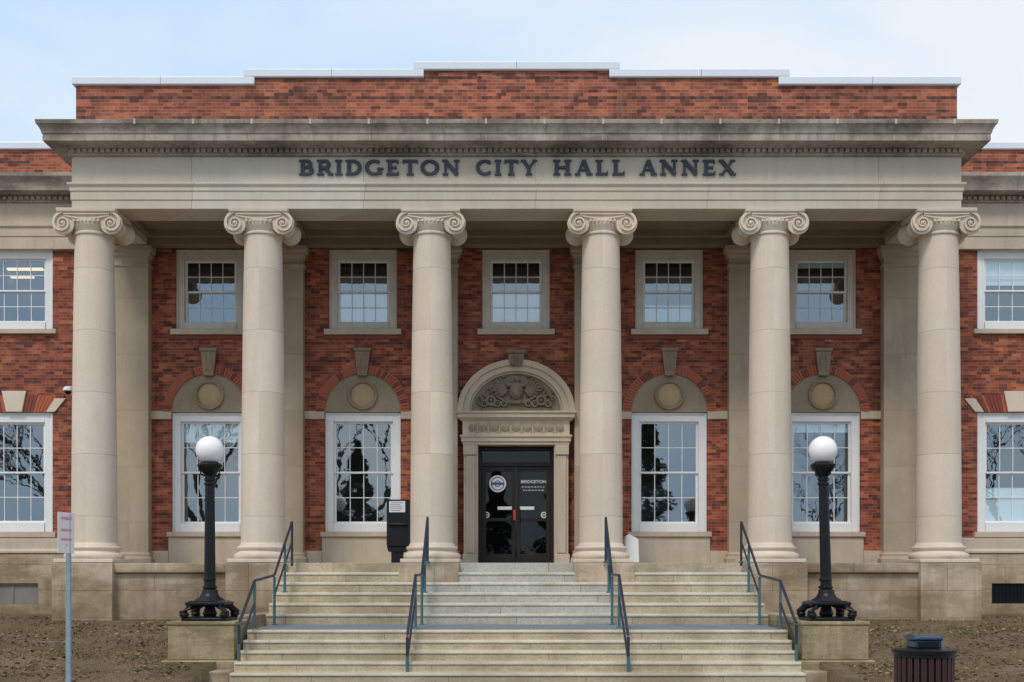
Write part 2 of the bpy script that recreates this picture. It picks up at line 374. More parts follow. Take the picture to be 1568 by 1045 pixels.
for w in wing:
    pa=P('jack_arch_bricks',B,BRA); pb=P('jack_arch_bricks',B,BRB)
    n=26; z0=LZ1+.003; z1=LZ1+.42
    for k in range(n):
        t0=-1+2*k/n; t1=-1+2*(k+1)/n
        if abs((t0+t1)/2)<.2: continue
        q=[(w+t0*.98+.005,z0),(w+t1*.98-.005,z0),(w+t1*1.25-.005,z1),(w+t0*1.25+.005,z1)]
        (pa if random.random()<.6 else pb).prism(q,YW-.02,YW-.002)
    pa.done(False); pb.done(False)
    p=P('jack_arch_stones',B,COL,.01)
    p.prism([(w-.2,z0),(w+.2,z0),(w+.3,z1+.1),(w-.3,z1+.1)],YW-.06,YW-.003)
    for s in (-1,1):
        p.prism([(w+s*.78,z0),(w+s*1.0,z0),(w+s*1.27,z1-.08),(w+s*1.0,z1-.08)],YW-.04,YW-.0025)
    p.done()
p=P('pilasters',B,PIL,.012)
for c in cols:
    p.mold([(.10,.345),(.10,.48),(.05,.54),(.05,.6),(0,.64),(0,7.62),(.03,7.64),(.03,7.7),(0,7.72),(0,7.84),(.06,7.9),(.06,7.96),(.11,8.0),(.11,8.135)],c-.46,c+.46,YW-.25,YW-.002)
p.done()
def column(c):
    p=P('ionic_column',B,COL)
    prof=[(.60,.43),(.635,.46),(.645,.5),(.63,.545),(.58,.565),(.555,.58),(.535,.61),(.545,.635),(.57,.65),(.58,.68),(.565,.71),(.52,.72),(.515,.745),(.485,.79)]
    H=7.60-.79
    for k in range(1,15):
        t=k/14; prof.append((.485-.07*(t**1.7),.79+H*t))
    prof+=[(.445,7.61),(.45,7.635),(.44,7.66),(.415,7.67),(.43,7.70),(.47,7.76),(.50,7.83),(.50,7.9)]
    p.lathe(prof,(c,YC,0),n=56)
    p.done()
    p=P('column_plinth',B,COL,.015); p.box(c-.65,c+.65,YC-.65,YC+.65,.343,.43); p.done()
    p=P('ionic_capital',B,COL)
    p.mold([(.0,8.035),(.04,8.06),(.05,8.09),(.05,8.137)],c-.60,c+.60,YC-.47,YC+.47,True)
    p.box(c-.56,c+.56,YC-.44,YC+.44,7.90,8.034)
    for s in (-1,1):
        vx=c+s*.53; vz=7.82
        p.lathe([(.2,-.43),(.24,-.428),(.245,-.39),(.2,-.3),(.17,-.12),(.185,-.09),(.185,.09),(.17,.12),(.2,.3),(.245,.39),(.24,.428),(.2,.43)],(vx,YC,vz),'y',28)
        for y0,y1 in ((-.485,-.425),(.425,.485)):
            pts=[];ws=[]
            for k in range(52):
                th=(k/51)*2.0*2*math.pi; a=math.pi/2-th; r=.235*math.exp(-.13*th)
                pts.append((vx+s*r*math.cos(a),vz+r*math.sin(a))); ws.append(.22*r+.008)
            p.band(pts,ws,YC+y0,YC+y1)
        p.ell((vx,YC-.45,vz),(.045,.05,.045))
    p.box(c-.5,c+.5,YC-.485,YC-.441,8.0,8.034); p.band([(c-.5,7.985),(c-.2,7.93),(c,7.92),(c+.2,7.93),(c+.5,7.985)],.03,YC-.47,YC-.435)
    for k in range(-3,4): p.ell((c+k*.088,YC-.47,7.86),(.032,.05,.045),seg=10)
    p.done()
for c in cols: column(c)
L,R=XC-9.8,XC+9.8; YF=24.08
p=P('portico_architrave',B,FRZ,.006)
prof=[(0,8.14),(0,8.33),(.02,8.335),(.02,8.52),(.04,8.525),(.04,8.60),(.08,8.66),(.08,8.70),(0,8.71),(0,9.28)]
p.mold(prof,L,R,YF,24.9)
p.done()
p=P('portico_side_beams',B,FRZ); 
for x0,x1 in ((L+.002,L+.8),(R-.8,R-.002)): p.box(x0,x1,24.901,26.99,8.141,9.28)
p.done()
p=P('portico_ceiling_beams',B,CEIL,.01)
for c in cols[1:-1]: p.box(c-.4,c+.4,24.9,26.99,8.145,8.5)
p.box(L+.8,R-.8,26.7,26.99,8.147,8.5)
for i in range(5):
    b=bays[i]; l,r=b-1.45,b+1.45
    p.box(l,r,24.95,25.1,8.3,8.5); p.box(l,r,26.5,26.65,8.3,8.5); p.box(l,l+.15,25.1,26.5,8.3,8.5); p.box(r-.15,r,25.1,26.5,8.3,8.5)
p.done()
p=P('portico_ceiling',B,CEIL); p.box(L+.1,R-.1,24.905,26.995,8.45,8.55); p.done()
p=P('portico_cornice',B,CRN,.004)
p.mold([(.0,9.281),(.05,9.30),(.05,9.33),(.06,9.34),(.06,9.43),(.16,9.435),(.18,9.47),(.43,9.475),(.43,9.465),(.45,9.465),(.45,9.61),(.47,9.62),(.48,9.68),(.53,9.77),(.56,9.80),(.57,9.88),(.3,9.93)],L,R,YF,26.98); p.done()
p=P('cornice_dentils',B,CRN)
n=int((R-L)/.13)
for k in range(n):
    x=L+(R-L)*(k+.5)/n; p.box(x-.04,x+.04,YF-.13,YF-.061,9.345,9.428)
for k in range(20):
    y=YF+.1+k*.14
    for s,xx in ((-1,L),(1,R)): p.box(min(xx+s*.061,xx+s*.13),max(xx+s*.061,xx+s*.13),y-.04,y+.04,9.345,9.428)
p.done(False)
p=P('cornice_joint_caps',B,ST)
for k in range(-7,8):
    x=XC+k*1.26+.6; p.box(x-.022,x+.022,YF-.575,YF-.45,9.78,9.886); p.box(x-.006,x+.006,YF-.4515,YF-.44,9.47,9.6)
p.done()
p=P('portico_parapet',B,BRP); ya,yb=24.32,24.75
p.box(XC-2.06,XC+2.06,ya,yb,9.7,11.29)
for s in (-1,1):
    def bx(a,b,y0,y1,z0,z1): p.box(min(XC+s*a,XC+s*b),max(XC+s*a,XC+s*b),y0,y1,z0,z1)
    bx(2.06,5.82,ya,yb,9.7,11.14); bx(5.82,9.8,ya,yb,9.7,10.96); bx(9.4,9.8,yb+.001,30,9.7,10.96)
p.done(False)
p=P('parapet_coping',B,COP,.012)
def cp(x0,x1,z): p.mold([(.05,z),(.07,z+.01),(.07,z+.17),(.05,z+.185),(.0,z+.20)],x0,x1,ya,yb,True)
cp(XC-2.22,XC+2.22,11.291)
for s in (-1,1):
    a,b=sorted((XC+s*2.13,XC+s*5.99)); cp(a,b,11.141-.012)
    a,b=sorted((XC+s*5.89,XC+s*9.8)); cp(a,b,10.961)
p.done()
p=P('coping_seams',B,SEAM)
for x,z in ((-7.9,10.97),(7.9,10.97),(-4.1,11.14),(4.1,11.14),(0,11.3)): p.box(XC+x-.006,XC+x+.006,ya-.073,ya-.0705,z,z+.16)
p.done()
for s in (-1,1):
    a,b=sorted((XC+s*9.79,XC+s*22.95))
    p=P('wing_entablature',B,ST,.006); p.mold([(0,8.10),(0,8.4),(.02,8.41),(.02,8.6),(.06,8.65),(.06,8.69),(0,8.7),(0,9.22)],a,b,YW-.12,YW+.3); p.done()
    p=P('wing_cornice',B,CRN,.004); p.mold([(0,9.221),(.05,9.24),(.05,9.37),(.15,9.4),(.38,9.41),(.40,9.56),(.46,9.66),(.5,9.72),(.5,9.81),(.2,9.85)],a,b,YW-.12,YW+.3); p.done()
    p=P('wing_dentils',B,CRN)
    for k in range(95):
        x=a+.07+k*.138; p.box(x-.04,x+.04,YW-.24,YW-.171,9.28,9.36)
    p.done(False)
    a2,b2=sorted((XC+s*9.805,XC+s*22.9))
    p=P('wing_parapet',B,BRP); p.box(a2,b2,YW-.08,YW+.3,9.7,10.55); p.done(False)
    p=P('wing_coping',B,COP,.01); p.mold([(.05,10.551),(.07,10.56),(.07,10.71),(.02,10.75)],a2,b2,YW-.08,YW+.3); p.done()
    a3,b3=sorted((XC+s*9.95,XC+s*23.0))
    p=P('wing_base',B,POD,.012)
    opsb=[(w-.65,w+.65,-.62,-.12) for w in wing if a3<w<b3]
    wall(p,a3,b3,-1.6,.60,YW-.16,.158,opsb); p.quad([(a3,YW-.16,.60),(b3,YW-.16,.60),(b3,YW,.60),(a3,YW,.60)]); p.done(False,False)
    p=P('wing_water_table',B,ST,.012); p.mold([(.0,.603),(.06,.62),(.06,.68),(0,.72),(0,.98),(-.05,1.0)],a3,b3,YW-.13,YW-.002); p.done()
    if s>0:
        p=P('basement_grilles',B,BLK)
        for w in wing:
            if a3<w<b3:
                for k in range(14): x=w-.6+k*.0923; p.box(x-.01,x+.01,YW-.1,YW-.08,-.62,-.12)
                p.box(w-.649,w+.649,YW+.1,YW+.12,-.62,-.12)
        p.done()
    else:
        p=P('basement_panels',B,GPAN,.006)
        for w in wing:
            if a3<w<b3:
                p.box(w-.649,w+.649,YW-.08,YW-.06,-.619,-.121); p.box(w-.649,w+.649,YW-.11,YW-.081,-.175,-.121); p.box(w-.02,w+.02,YW-.1,YW-.081,-.615,-.18)
        p.done()
TH,TN=.215,.13
def arc(cx,cy,rx,ry,a0,a1,n=16):
    pts=[];ws=[]
    for i in range(n+1):
        a=math.radians(a0+(a1-a0)*i/n); pts.append((cx+rx*math.cos(a),cy+ry*math.sin(a))); ws.append(TN+(TH-TN)*abs(math.cos(a)))
    return (pts,ws)
def ln(x0,y0,x1,y1,w): return ([(x0,y0),(x1,y1)],w)
def sf(x,y,h=.15): return ln(x-h,y,x+h,y,.09)
def V(x): return [ln(x,0,x,1,TH),sf(x,.04,.17),sf(x,.96,.17)]
LT={
'I':(.36,V(.18)),
'B':(.74,V(.2)+[ln(.2,.94,.4,.94,TN),ln(.2,.53,.42,.53,TN),ln(.2,.06,.42,.06,TN),arc(.38,.735,.2,.205,90,-90),arc(.42,.295,.23,.235,90,-90)]),
'R':(.78,V(.2)+[ln(.2,.94,.4,.94,TN),ln(.2,.47,.4,.47,TN),arc(.38,.705,.22,.235,90,-90),ln(.42,.47,.68,.04,TH*.9),sf(.7,.04,.12)]),
'D':(.84,V(.2)+[ln(.2,.94,.36,.94,TN),ln(.2,.06,.36,.06,TN),arc(.34,.5,.38,.44,90,-90)]),
'G':(.88,[arc(.45,.5,.36,.44,48,318),ln(.74,.05,.74,.42,TH*.85),sf(.74,.42,.15)]),
'C':(.82,[arc(.45,.5,.36,.44,48,312),ln(.72,.74,.72,.96,.07),ln(.72,.06,.72,.24,.07)]),
'E':(.68,V(.2)+[ln(.2,.94,.58,.94,TN),ln(.2,.5,.5,.5,TN*.8),ln(.2,.06,.6,.06,TN),ln(.58,.76,.58,1,.07),ln(.6,0,.6,.24,.07),ln(.5,.4,.5,.6,.06)]),
'T':(.76,[ln(.38,0,.38,1,TH),sf(.38,.04,.17),ln(.04,.94,.72,.94,TN),ln(.05,.76,.05,1,.07),ln(.71,.76,.71,1,.07)]),
'O':(.90,[arc(.45,.5,.36,.44,0,360,28)]),
'N':(.90,[ln(.18,0,.18,1,TN),ln(.72,0,.72,1,TN),ln(.16,.98,.74,.02,TH),sf(.18,.04,.14),sf(.14,.96,.12),sf(.72,.96,.14)]),
'Y':(.80,[ln(.4,0,.4,.48,TH),sf(.4,.04,.17),ln(.12,.97,.4,.45,TH*.9),ln(.7,.97,.4,.45,TN),sf(.12,.96,.14),sf(.69,.96,.12)]),
'H':(.92,V(.2)+V(.72)+[ln(.2,.5,.72,.5,TN)]),
'A':(.84,[ln(.14,.02,.42,1,TN),ln(.70,.02,.42,1,TH),ln(.22,.34,.62,.34,TN*.8),sf(.14,.04,.13),sf(.70,.04,.15)]),
'L':(.66,V(.2)+[ln(.2,.06,.58,.06,TN),ln(.58,0,.58,.24,.07)]),
'X':(.82,[ln(.12,.98,.68,.02,TH),ln(.66,.98,.14,.02,TN),sf(.13,.96,.13),sf(.66,.96,.12),sf(.68,.04,.14),sf(.14,.04,.12)]),
}
p=P('building_lettering',B,LET); s=F/24.05
for word,a,b in (('BRIDGETON',457,705),('CITY',729,822),('HALL',846,958),('ANNEX',979,1127)):
    h=.325; x0=(a-784)/s; x1=(b-784)/s; gap=.12
    tot=sum(LT[c][0] for c in word)+gap*(len(word)-1); k=(x1-x0)/tot; x=x0; z=PZ(268,24.05)
    for c in word:
        w,st=LT[c]
        for i,(pts,ws) in enumerate(st):
            kk=(k+h)/2
            p.band([(x+px*k,z+py*h) for px,py in pts],[q*kk for q in ws] if isinstance(ws,list) else ws*kk,YF-.045-.0009*i,YF-.002)
        x+=(w+gap)*k
p.done(False)
# ------------- entrance
yb=YW-.30
p=P('door_surround',B,ST,.01); c=bays[2]
for s in (-1,1):
    def bx(a,b,y0,y1,z0,z1): p.box(min(c+s*a,c+s*b),max(c+s*a,c+s*b),y0,y1,z0,z1)
    bx(.932,1.28,yb+.04,YW+.2,.343,3.262)
    bx(1.0,1.22,yb,yb+.039,.62,3.0); bx(.94,1.31,yb-.03,yb+.039,.344,.6); bx(.96,1.29,yb-.03,yb+.039,3.02,3.26)
p.mold([(0,3.265),(.0,3.33),(.03,3.34),(.03,3.42),(.06,3.46),(.06,3.50),(0,3.51),(0,3.84),(.05,3.87),(.12,3.92),(.12,4.0),(.16,4.03),(.16,4.07),(.02,4.09)],c-1.31,c+1.31,yb,YW-.002)
p.done()
p=P('door_frieze_rosettes',B,TYM)
for k in range(-4,5):
    p.lathe([(.09,-.0),(.09,-.02),(.06,-.03),(.0,-.04)],(c+k*.27,yb-.001,3.675),'y',18)
    if k<4:
        for t in (-.03,.03): p.box(c+k*.27+.135+t-.01,c+k*.27+.135+t+.01,yb-.02,yb-.001,3.56,3.79)
p.done()
p=P('door_archivolt',B,ST); zc=4.09
p.ann(c,zc,1.16,1.42,0,math.pi,YW-.2,YW-.002,40,.86,.885); p.ann(c,zc,1.31,1.44,0,math.pi,YW-.25,YW-.201,40,.87,.888); p.ann(c,zc,1.10,1.159,0,math.pi,YW-.12,YW-.002,40,.86,.86); p.done()
p=P('door_tympanum_ground',B,TYM); p.prism([(c+1.1*math.cos(math.pi*k/32),zc+.945*math.sin(math.pi*k/32)) for k in range(33)],YW-.05,YW-.002); p.done()
p=P('door_keystone',B,CARV,.012); p.prism([(c-.14,5.2),(c+.14,5.2),(c+.2,5.48),(c-.2,5.48)],YW-.33,YW-.255); p.box(c-.2,c+.2,YW-.25,YW-.002,5.36,5.52); p.mold([(0,5.483),(.04,5.52),(.04,5.58)],c-.2,c+.2,YW-.33,YW-.002)
for t in (-.08,0,.08): p.ell((c+t,YW-.34,5.32),(.035,.03,.12))
p.done()
p=P('eagle_relief',B,CARV); y=YW-.09
p.box(c-.86,c+.86,YW-.12,YW-.051,4.095,4.2)
p.ell((c,y-.04,4.62),(.17,.12,.24)); p.ell((c,y-.12,4.60),(.11,.08,.16))
p.ell((c+.02,y-.1,4.89),(.075,.08,.085)); p.ell((c+.09,y-.14,4.88),(.05,.03,.025),.3)
for s in (-1,1):
    for k in range(9):
        a=math.radians(58-k*13); l=.30+.12*math.sin(k*.42)
        p.ell((c+s*(.17+l*.62*math.cos(a)),y-.02-.004*k,4.66+l*.55*math.sin(a)),(l*.48,.05,.04),-s*a,10)
    p.ell((c+s*.2,y-.05,4.78),(.13,.07,.07),-s*.5)
    for k,(dx,dz,r) in enumerate(((.62,4.38,.13),(.74,4.55,.08),(.46,4.3,.09),(.78,4.3,.09),(.58,4.68,.08),(.3,4.3,.08),(.42,4.88,.06),(.9,4.42,.05))):
        p.ann(c+s*dx,dz,r*.55,r,0,2*math.pi,y-.05-.003*k,YW-.052,18); p.ell((c+s*dx,y,dz),(r*.4,.07,r*.4))
    for k in range(9):
        a=random.uniform(.2,1.2); p.ell((c+s*random.uniform(.3,.92),y+.0,random.uniform(4.25,4.62)),(.10,.05,.03),s*random.uniform(-1.5,1.5),10)
    for k in range(5): p.ell((c+s*(.3+.12*k),y,4.97-.065*k-.01*k*k),(.07,.05,.035),s*.5,10)
    p.tube([(c+s*.05,y-.02,4.42),(c+s*.18,y-.04,4.32),(c+s*.35,y-.03,4.4),(c+s*.5,y-.03,4.5)],.03)
p.ell((c,y-.02,4.33),(.16,.08,.06))
p.done()
p=P('door_frame',B,DOORM,.006); yd=YW+.12; zb,zt=.36,3.26
p.box(c-.929,c-.85,yd,yd+.12,zb,zt); p.box(c+.85,c+.929,yd,yd+.12,zb,zt); p.box(c-.85,c+.85,yd,yd+.12,zt-.09,zt)
p.box(c-.85,c+.85,yd+.002,yd+.118,2.78,2.88); p.done()
for s in (-1,1):
    p=P('door_leaf',B,DOORM,.005); a,b=sorted((c+s*.012,c+s*.845))
    p.box(a,a+.1,yd+.03,yd+.08,zb+.02,2.775); p.box(b-.1,b,yd+.03,yd+.08,zb+.02,2.775)
    p.box(a+.1,b-.1,yd+.03,yd+.08,zb+.02,zb+.24); p.box(a+.1,b-.1,yd+.03,yd+.08,2.66,2.775); p.box(a+.1,b-.1,yd+.02,yd+.07,1.42,1.5)
    p.tube([(c+s*.09,yd-.03,1.25),(c+s*.09,yd-.03,1.75)],.014); p.done()
p=P('door_glass',B,GLD); p.quad([(c-.84,yd+.06,zb),(c+.84,yd+.06,zb),(c+.84,yd+.06,zt-.1),(c-.84,yd+.06,zt-.1)]); p.done(False,False)
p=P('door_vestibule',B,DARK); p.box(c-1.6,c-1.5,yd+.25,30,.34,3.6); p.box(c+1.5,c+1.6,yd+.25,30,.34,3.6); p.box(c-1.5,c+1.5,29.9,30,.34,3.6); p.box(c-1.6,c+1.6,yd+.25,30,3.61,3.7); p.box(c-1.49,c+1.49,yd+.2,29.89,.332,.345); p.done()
p=P('door_decals',B,PAPW); yy=yd+.045
sx=lambda q:PX(q,27.16); sz=lambda q:PZ(q,27.16)
p.ann(sx(762),sz(741),.17,.21,0,2*math.pi,yy,yy+.008,28); p.ann(sx(762),sz(741),.0,.15,0,2*math.pi,yy,yy+.008,24)
for x,z in ((745,789),(833,789)): p.ann(sx(x),sz(z),.05,.08,0,2*math.pi,yy,yy+.008,18); p.box(sx(x)-.06,sx(x)+.06,yy,yy+.006,sz(z)-.012,sz(z)+.012)
p.box(sx(762),sx(784),yy-.03,yy-.02,sz(781),sz(776)); p.box(sx(796),sx(818),yy-.03,yy-.02,sz(781),sz(776))
for r,(u,v,w) in enumerate(((799,836,0),(801,834,0))):
    zz=sz(746+r*5); x=sx(u)
    while x<sx(v)-.03:
        l=random.uniform(.03,.07); p.box(x,min(x+l,sx(v)),yy,yy+.006,zz-.009,zz+.009); x+=l+.03
p.done(False)
p=P('door_decal_emblem',B,mat_plain('emblem_blue',(.05,.12,.25),.5)); 
p.box(sx(753),sx(771),yy-.004,yy-.001,sz(743),sz(739)); p.ann(sx(762),sz(741),.06,.08,0,2*math.pi,yy-.008,yy-.005,18); p.done(False)
p=P('door_red_notice',B,RED); p.box(sx(786),sx(789.5),yd-.005,yd+.02,sz(797),sz(781)); p.done()
def text(body,x,y,z,h,mat,parent,name,ext=.003,width=None):
    cu=bpy.data.curves.new(name,'FONT'); cu.body=body; cu.size=h/.72; cu.extrude=ext; cu.align_x='CENTER'; cu.offset=h*.015
    o=bpy.data.objects.new(name,cu); sc.collection.objects.link(o); o.location=(x,y,z); o.rotation_euler=(math.pi/2,0,0); cu.materials.append(mat)
    if width:
        bpy.context.view_layer.update(); o.scale.x=width/max(o.dimensions.x,.01)
    o.parent=parent
    return o
text('BRIDGETON',sx(817),yy,sz(740),.075,PAPW,B,'door_name_decal',width=.62)
p=P('portico_podium',B,POD,.012)
YP=23.88
for s in (-1,1):
    a,b=sorted((XC+s*5.15,XC+s*10.05)); p.box(a,b,YP+.12,YW-.17,-1.5,.1)
    p.mold([(0,.101),(.1,.13),(.12,.2),(.12,.338)],a,b,YP+.12,YW-.17)
    for cc in ((cols[0],cols[1]) if s<0 else (cols[5],cols[4])):
        p.box(cc-.66,cc+.66,YP-.1,YP+.3,-1.5,.337)
p.done()
p=P('portico_floor',B,STP); p.box(XC-5.149,XC+5.149,YP+.02,YW-.1,-.5,.336); p.box(XC-1.0,XC+1.0,YW-.35,YW+.1,.337,.358); p.done()
p=P('door_mat',B,mat_plain('mat_rust',(.16,.07,.05),.95,.5,ns=10)); p.box(c-.95,c+.95,26.0,26.6,.337+.003,.35); p.done()
p=P('portico_column_blocks',B,POD,.015)
for cc in (cols[2],cols[3]): p.box(cc-.65,cc+.65,YP-.36,YP+.3,-.6,.339)
p.done()
sec=empty('security_camera'); x,z=PX(104,26.7),PZ(597,26.7)
p=P('bracket',sec,WHT); p.tube([(x+.1,26.99,z+.05),(x+.02,26.85,z+.09),(x,26.72,z+.06)],.03); p.lathe([(.07,0),(.07,.02)],(x+.1,26.97,z+.05),'y',16); p.done()
p=P('housing',sec,WHT); p.lathe([(.0,.1),(.07,.09),(.11,.05),(.12,0),(.1,-.02)],(x,26.7,z-.02),n=24); p.done()
p=P('dome',sec,BLK); p.ell((x,26.7,z-.04),(.08,.08,.08)); p.done()
db=empty('payment_drop_box'); D=25.5
x0,x1=PX(592,D),PX(627,D); z1=PZ(765,D)
p=P('cabinet',db,BOX,.012); p.prism([(x0,.75),(x1,.75),(x1,z1),(x0,z1)],D,D+.4); p.done()
p=P('pedestal',db,BOX,.01); p.box(x0+.1,x1-.16,D+.06,D+.34,.36,.748); p.box(x0+.03,x1-.08,D+.02,D+.38,.34,.365); p.prism([(x0+.04,.62),(x1-.1,.62),(x1-.01,.747),(x0+.0,.747)],D+.03,D+.37); p.done()
p=P('deposit_hood',db,BOX,.008); p.mold([(0,z1-.62),(.03,z1-.60),(.03,z1-.57),(0,z1-.55)],x0+.08,x1-.08,D-.03,D-.001); p.done()
p=P('notice_label',db,PAPW); p.box(x0+.06,x1-.1,D-.006,D-.001,z1-.3,z1-.04); p.done()
p=P('notice_print',db,LET)
for k in range(5): p.box(x0+.09,x1-.13-random.uniform(0,.1),D-.009,D-.0065,z1-.085-k*.045,z1-.075-k*.045)
p.done()
ub=empty('utility_box'); D=24.9
x0,x1=PX(956,D),PX(979,D)
p=P('case',ub,WHT,.012); p.prism([(x0,.36),(x1,.36),(x1-.02,PZ(826,D)),(x0+.1,PZ(818,D)),(x0+.03,PZ(822,D))],D,D+.35); p.done()
p=P('feet',ub,BLK); p.box(x0+.03,x0+.09,D+.03,D+.3,.341,.359); p.box(x1-.09,x1-.03,D+.03,D+.3,.341,.359); p.done()
# ---------------------------------------------------------------- stairs
S=empty('stone_staircase')
def flight(ys,zs,x0,x1,zb,yb,name):
    p=P(name,S,STP,.012)
    pts=[(yb,zb),(yb,zs[0])]
    for i,(y,z) in enumerate(zip(ys,zs)):
        pts.append((y,z)); 
        zn=zs[i+1] if i+1<len(zs) else zb
        pts.append((y,zn))
    p.prismx(pts,x0,x1); p.done()
ys=[YP-.33*k for k in range(6)]; zs=[.34-.2133*k for k in range(6)]
flight(ys,zs,XC-5.12,XC+5.12,-1.3,YP+.019,'upper_flight')
zl=-.94; yl=19.95
flight([yl-.31*k for k in range(5)],[zl-.17*k for k in range(5)],XC-4.94,XC+4.94,-1.9,ys[-1]-.001,'lower_flight')
p=P('landing_slab',S,LND); p.box(XC-4.9,XC+4.9,yl+.1,ys[-1]-.02,zl-.03,zl+.004); p.done()
p=P('tread_nosings',S,mat_stone('worn_nosing',(.76,.72,.62),(.42,.37,.27),.3,.7,big=.4),.008)
for y,z in list(zip(ys,zs))[1:]+[(yl-.31*k,zl-.17*k) for k in range(5)]:
    w=5.1 if z>zl+.01 else 4.93
    p.box(XC-w,XC+w,y-.022,y-.0005,z-.05,z+.002)
p.done()
p=P('cheek_walls',S,POD,.015)
for s in (-1,1):
    a,b=sorted((XC+s*5.125,XC+s*5.5)); p.box(a,b,20.6,YP-.11,-1.8,-.72)
    a,b=sorted((XC+s*4.95,XC+s*6.15)); p.box(a,b,18.75,19.21,-1.9,-1.60)
p.done()
def rail(x,upper,lower,name='handrail'):
    H=empty(name)
    p=P('top_rail',H,RAIL)
    r=.027
    yA,zA=upper[0]; yB,zB=upper[1]; yC2,zC=lower[0]; yD,zD=lower[1]
    p.tube([(x,yA,zA-1.0+.05),(x,yA,zA-.04),(x,yA-.02,zA),(x,yA-.06,zA-.03),(x,yB+.03,zB+.03),(x,yB-.05,zB)],r)
    p.tube([(x+.0,yB-.05,zB),(x,yC2+.05,zC),(x,yC2,zC-.01),(x,yD+.03,zD+.02),(x,yD,zD-.02),(x,yD,-1.8)],r)
    p.tube([(x,yA,zA-.42),(x,yB+.04,zB-.38)],r*.8); p.tube([(x,yC2,zC-.42),(x,yD+.0,zD-.4)],r*.8)
    p.done()
    p=P('posts',H,TEAL)
    for y,z,zb in ((yA-.75,zA+(zB-zA)*(.75/(yA-yB)),-.3),(yB,zB,zl),(yC2,zC,zl),(yD+.0,zD-.35,-1.75)):
        p.tube([(x,y,zb),(x,y,z-.03 if y!=yD else z)],r*1.02 if y!=yD else r*1.1)
        p.lathe([(.06,0),(.06,.02),(.035,.03)],(x,y,zb),n=16)
    p.lathe([(.06,0),(.06,.02),(.035,.03)],(x,yA,.34),n=16)
    p.done()
for s in (-1,1):
    rail(XC+s*4.87,((23.7,1.22),(21.95,.06)),((20.25,-.04),(19.1,-.80)))
    rail(XC+s*1.91,((23.45,1.30),(21.95,.07)),((20.5,.06),(18.9,-1.0)))
def lamp(x,lean):
    Pd=empty('lamp_pedestal'); p=P('block',Pd,PED,.03)
    p.mold([(0,-1.44),(0,-.83),(.02,-.82),(.02,-.765)],x-.59,x+.59,19.33,20.5,True); p.done()
    p=P('plinth',Pd,PED,.03); p.box(x-.68,x+.68,19.22,20.59,-2.0,-1.445); p.done()
    H=empty('street_lamp'); p=P('cast_base',H,BLK,.006); y=19.9; z=-.762
    p.mold([(.0,z),(.0,z+.05),(-.03,z+.07)],x-.40,x+.40,y-.40,y+.40,True)
    for sx_ in (-1,1):
        for sy_ in (-1,1):
            p.tube([(x+sx_*.35,y+sy_*.35,z+.07),(x+sx_*.37,y+sy_*.37,z+.15),(x+sx_*.30,y+sy_*.30,z+.25),(x+sx_*.15,y+sy_*.15,z+.31),(x+sx_*.06,y+sy_*.06,z+.36)],.05,10,[.075,.08,.065,.06,.07])
            p.ell((x+sx_*.36,y+sy_*.36,z+.11),(.085,.085,.06))
    p.mold([(-.02,z+.27),(.02,z+.29),(.02,z+.33),(-.06,z+.36)],x-.33,x+.33,y-.33,y+.33,True)
    p.lathe([(.1,z+.07),(.13,z+.12),(.1,z+.2),(.08,z+.3)],(x,y,0),n=20)
    p.lathe([(.28,z+.35),(.26,z+.38),(.19,z+.42),(.15,z+.48),(.14,z+.55),(.12,z+.56)],(x,y,0),n=28); p.done()
    p=P('pole',H,BLK)
    zt=2.0; pts=[];rs=[]
    for k in range(13):
        t=k/12; pts.append((x+lean*t,y,z+.5+(zt-z-.5)*t)); rs.append(.105-.022*t)
    p.tube(pts,.1,16,rs)
    for zz,rr in ((z+.6,.13),(-.02,.115),(1.72,.105),(1.80,.1)): p.lathe([(rr*.85,zz-.03),(rr,zz-.015),(rr,zz+.015),(rr*.85,zz+.03)],(x+lean*(zz-z)/(zt-z),y,0),n=20)
    p.lathe([(.09,1.86),(.11,1.90),(.17,1.96),(.22,2.03),(.225,2.06),(.21,2.08),(.14,2.12)],(x+lean,y,0),n=28)
    for k in range(4): 
        a=k*math.pi/2+.6; p.tube([(x+lean+.1*math.cos(a),y+.1*math.sin(a),1.86),(x+lean+.16*math.cos(a),y+.16*math.sin(a),1.89),(x+lean+.2*math.cos(a),y+.2*math.sin(a),2.02)],.015,8)
    p.done()
    p=P('globe',H,GLB); p.ell((x+lean,y,2.335),(.255,.255,.255),seg=36); p.done()
lamp(XC-5.60,-.0); lamp(XC+5.62,-.06)
G=empty('street_sign'); D=14.; x=PX(104,D)
p=P('post',G,POST); p.prism([(x-.028,-1.75),(x+.028,-1.75),(x+.028,.82),(x-.028,.82)],D,D+.012); p.box(x-.028,x-.02,D+.0125,D+.04,-1.75,.82); p.box(x+.02,x+.028,D+.0125,D+.04,-1.75,.82); p.done()
M=Matrix.Translation((x,D-.06,0))@Matrix.Rotation(math.radians(72),4,'Z')
p=P('sign_plate',G,PINK,.002); p.box(-.15,.15,-.004,.004,.32,.84,M); p.done()
p=P('sign_print',G,PRK)
for z in (.77,.62,.50): p.box(-.10,.10,-.0062,-.0045,z-.02,z+.012,M); p.box(-.10,.10,.0045,.0062,z-.02,z+.012,M)
p.done()
p=P('bolts',G,BLK); p.tube([(x,D-.06,.75),(x,D+.02,.75)],.01); p.tube([(x,D-.06,.42),(x,D+.02,.42)],.01); p.done()
T=empty('trash_can'); D=10.8; x=PX(1415,D)+.0
p=P('slats',T,BIN,.004)
for k in range(26):
    a=2*math.pi*k/26; M=Matrix.Translation((x,D,0))@Matrix.Rotation(a,4,'Z'); p.box(.262,.282,-.024,.024,-1.62,-.74,M)
p.done()
p=P('liner',T,BLK); p.lathe([(.25,-1.66),(.25,-.74)],(x,D,0),n=36); p.done()
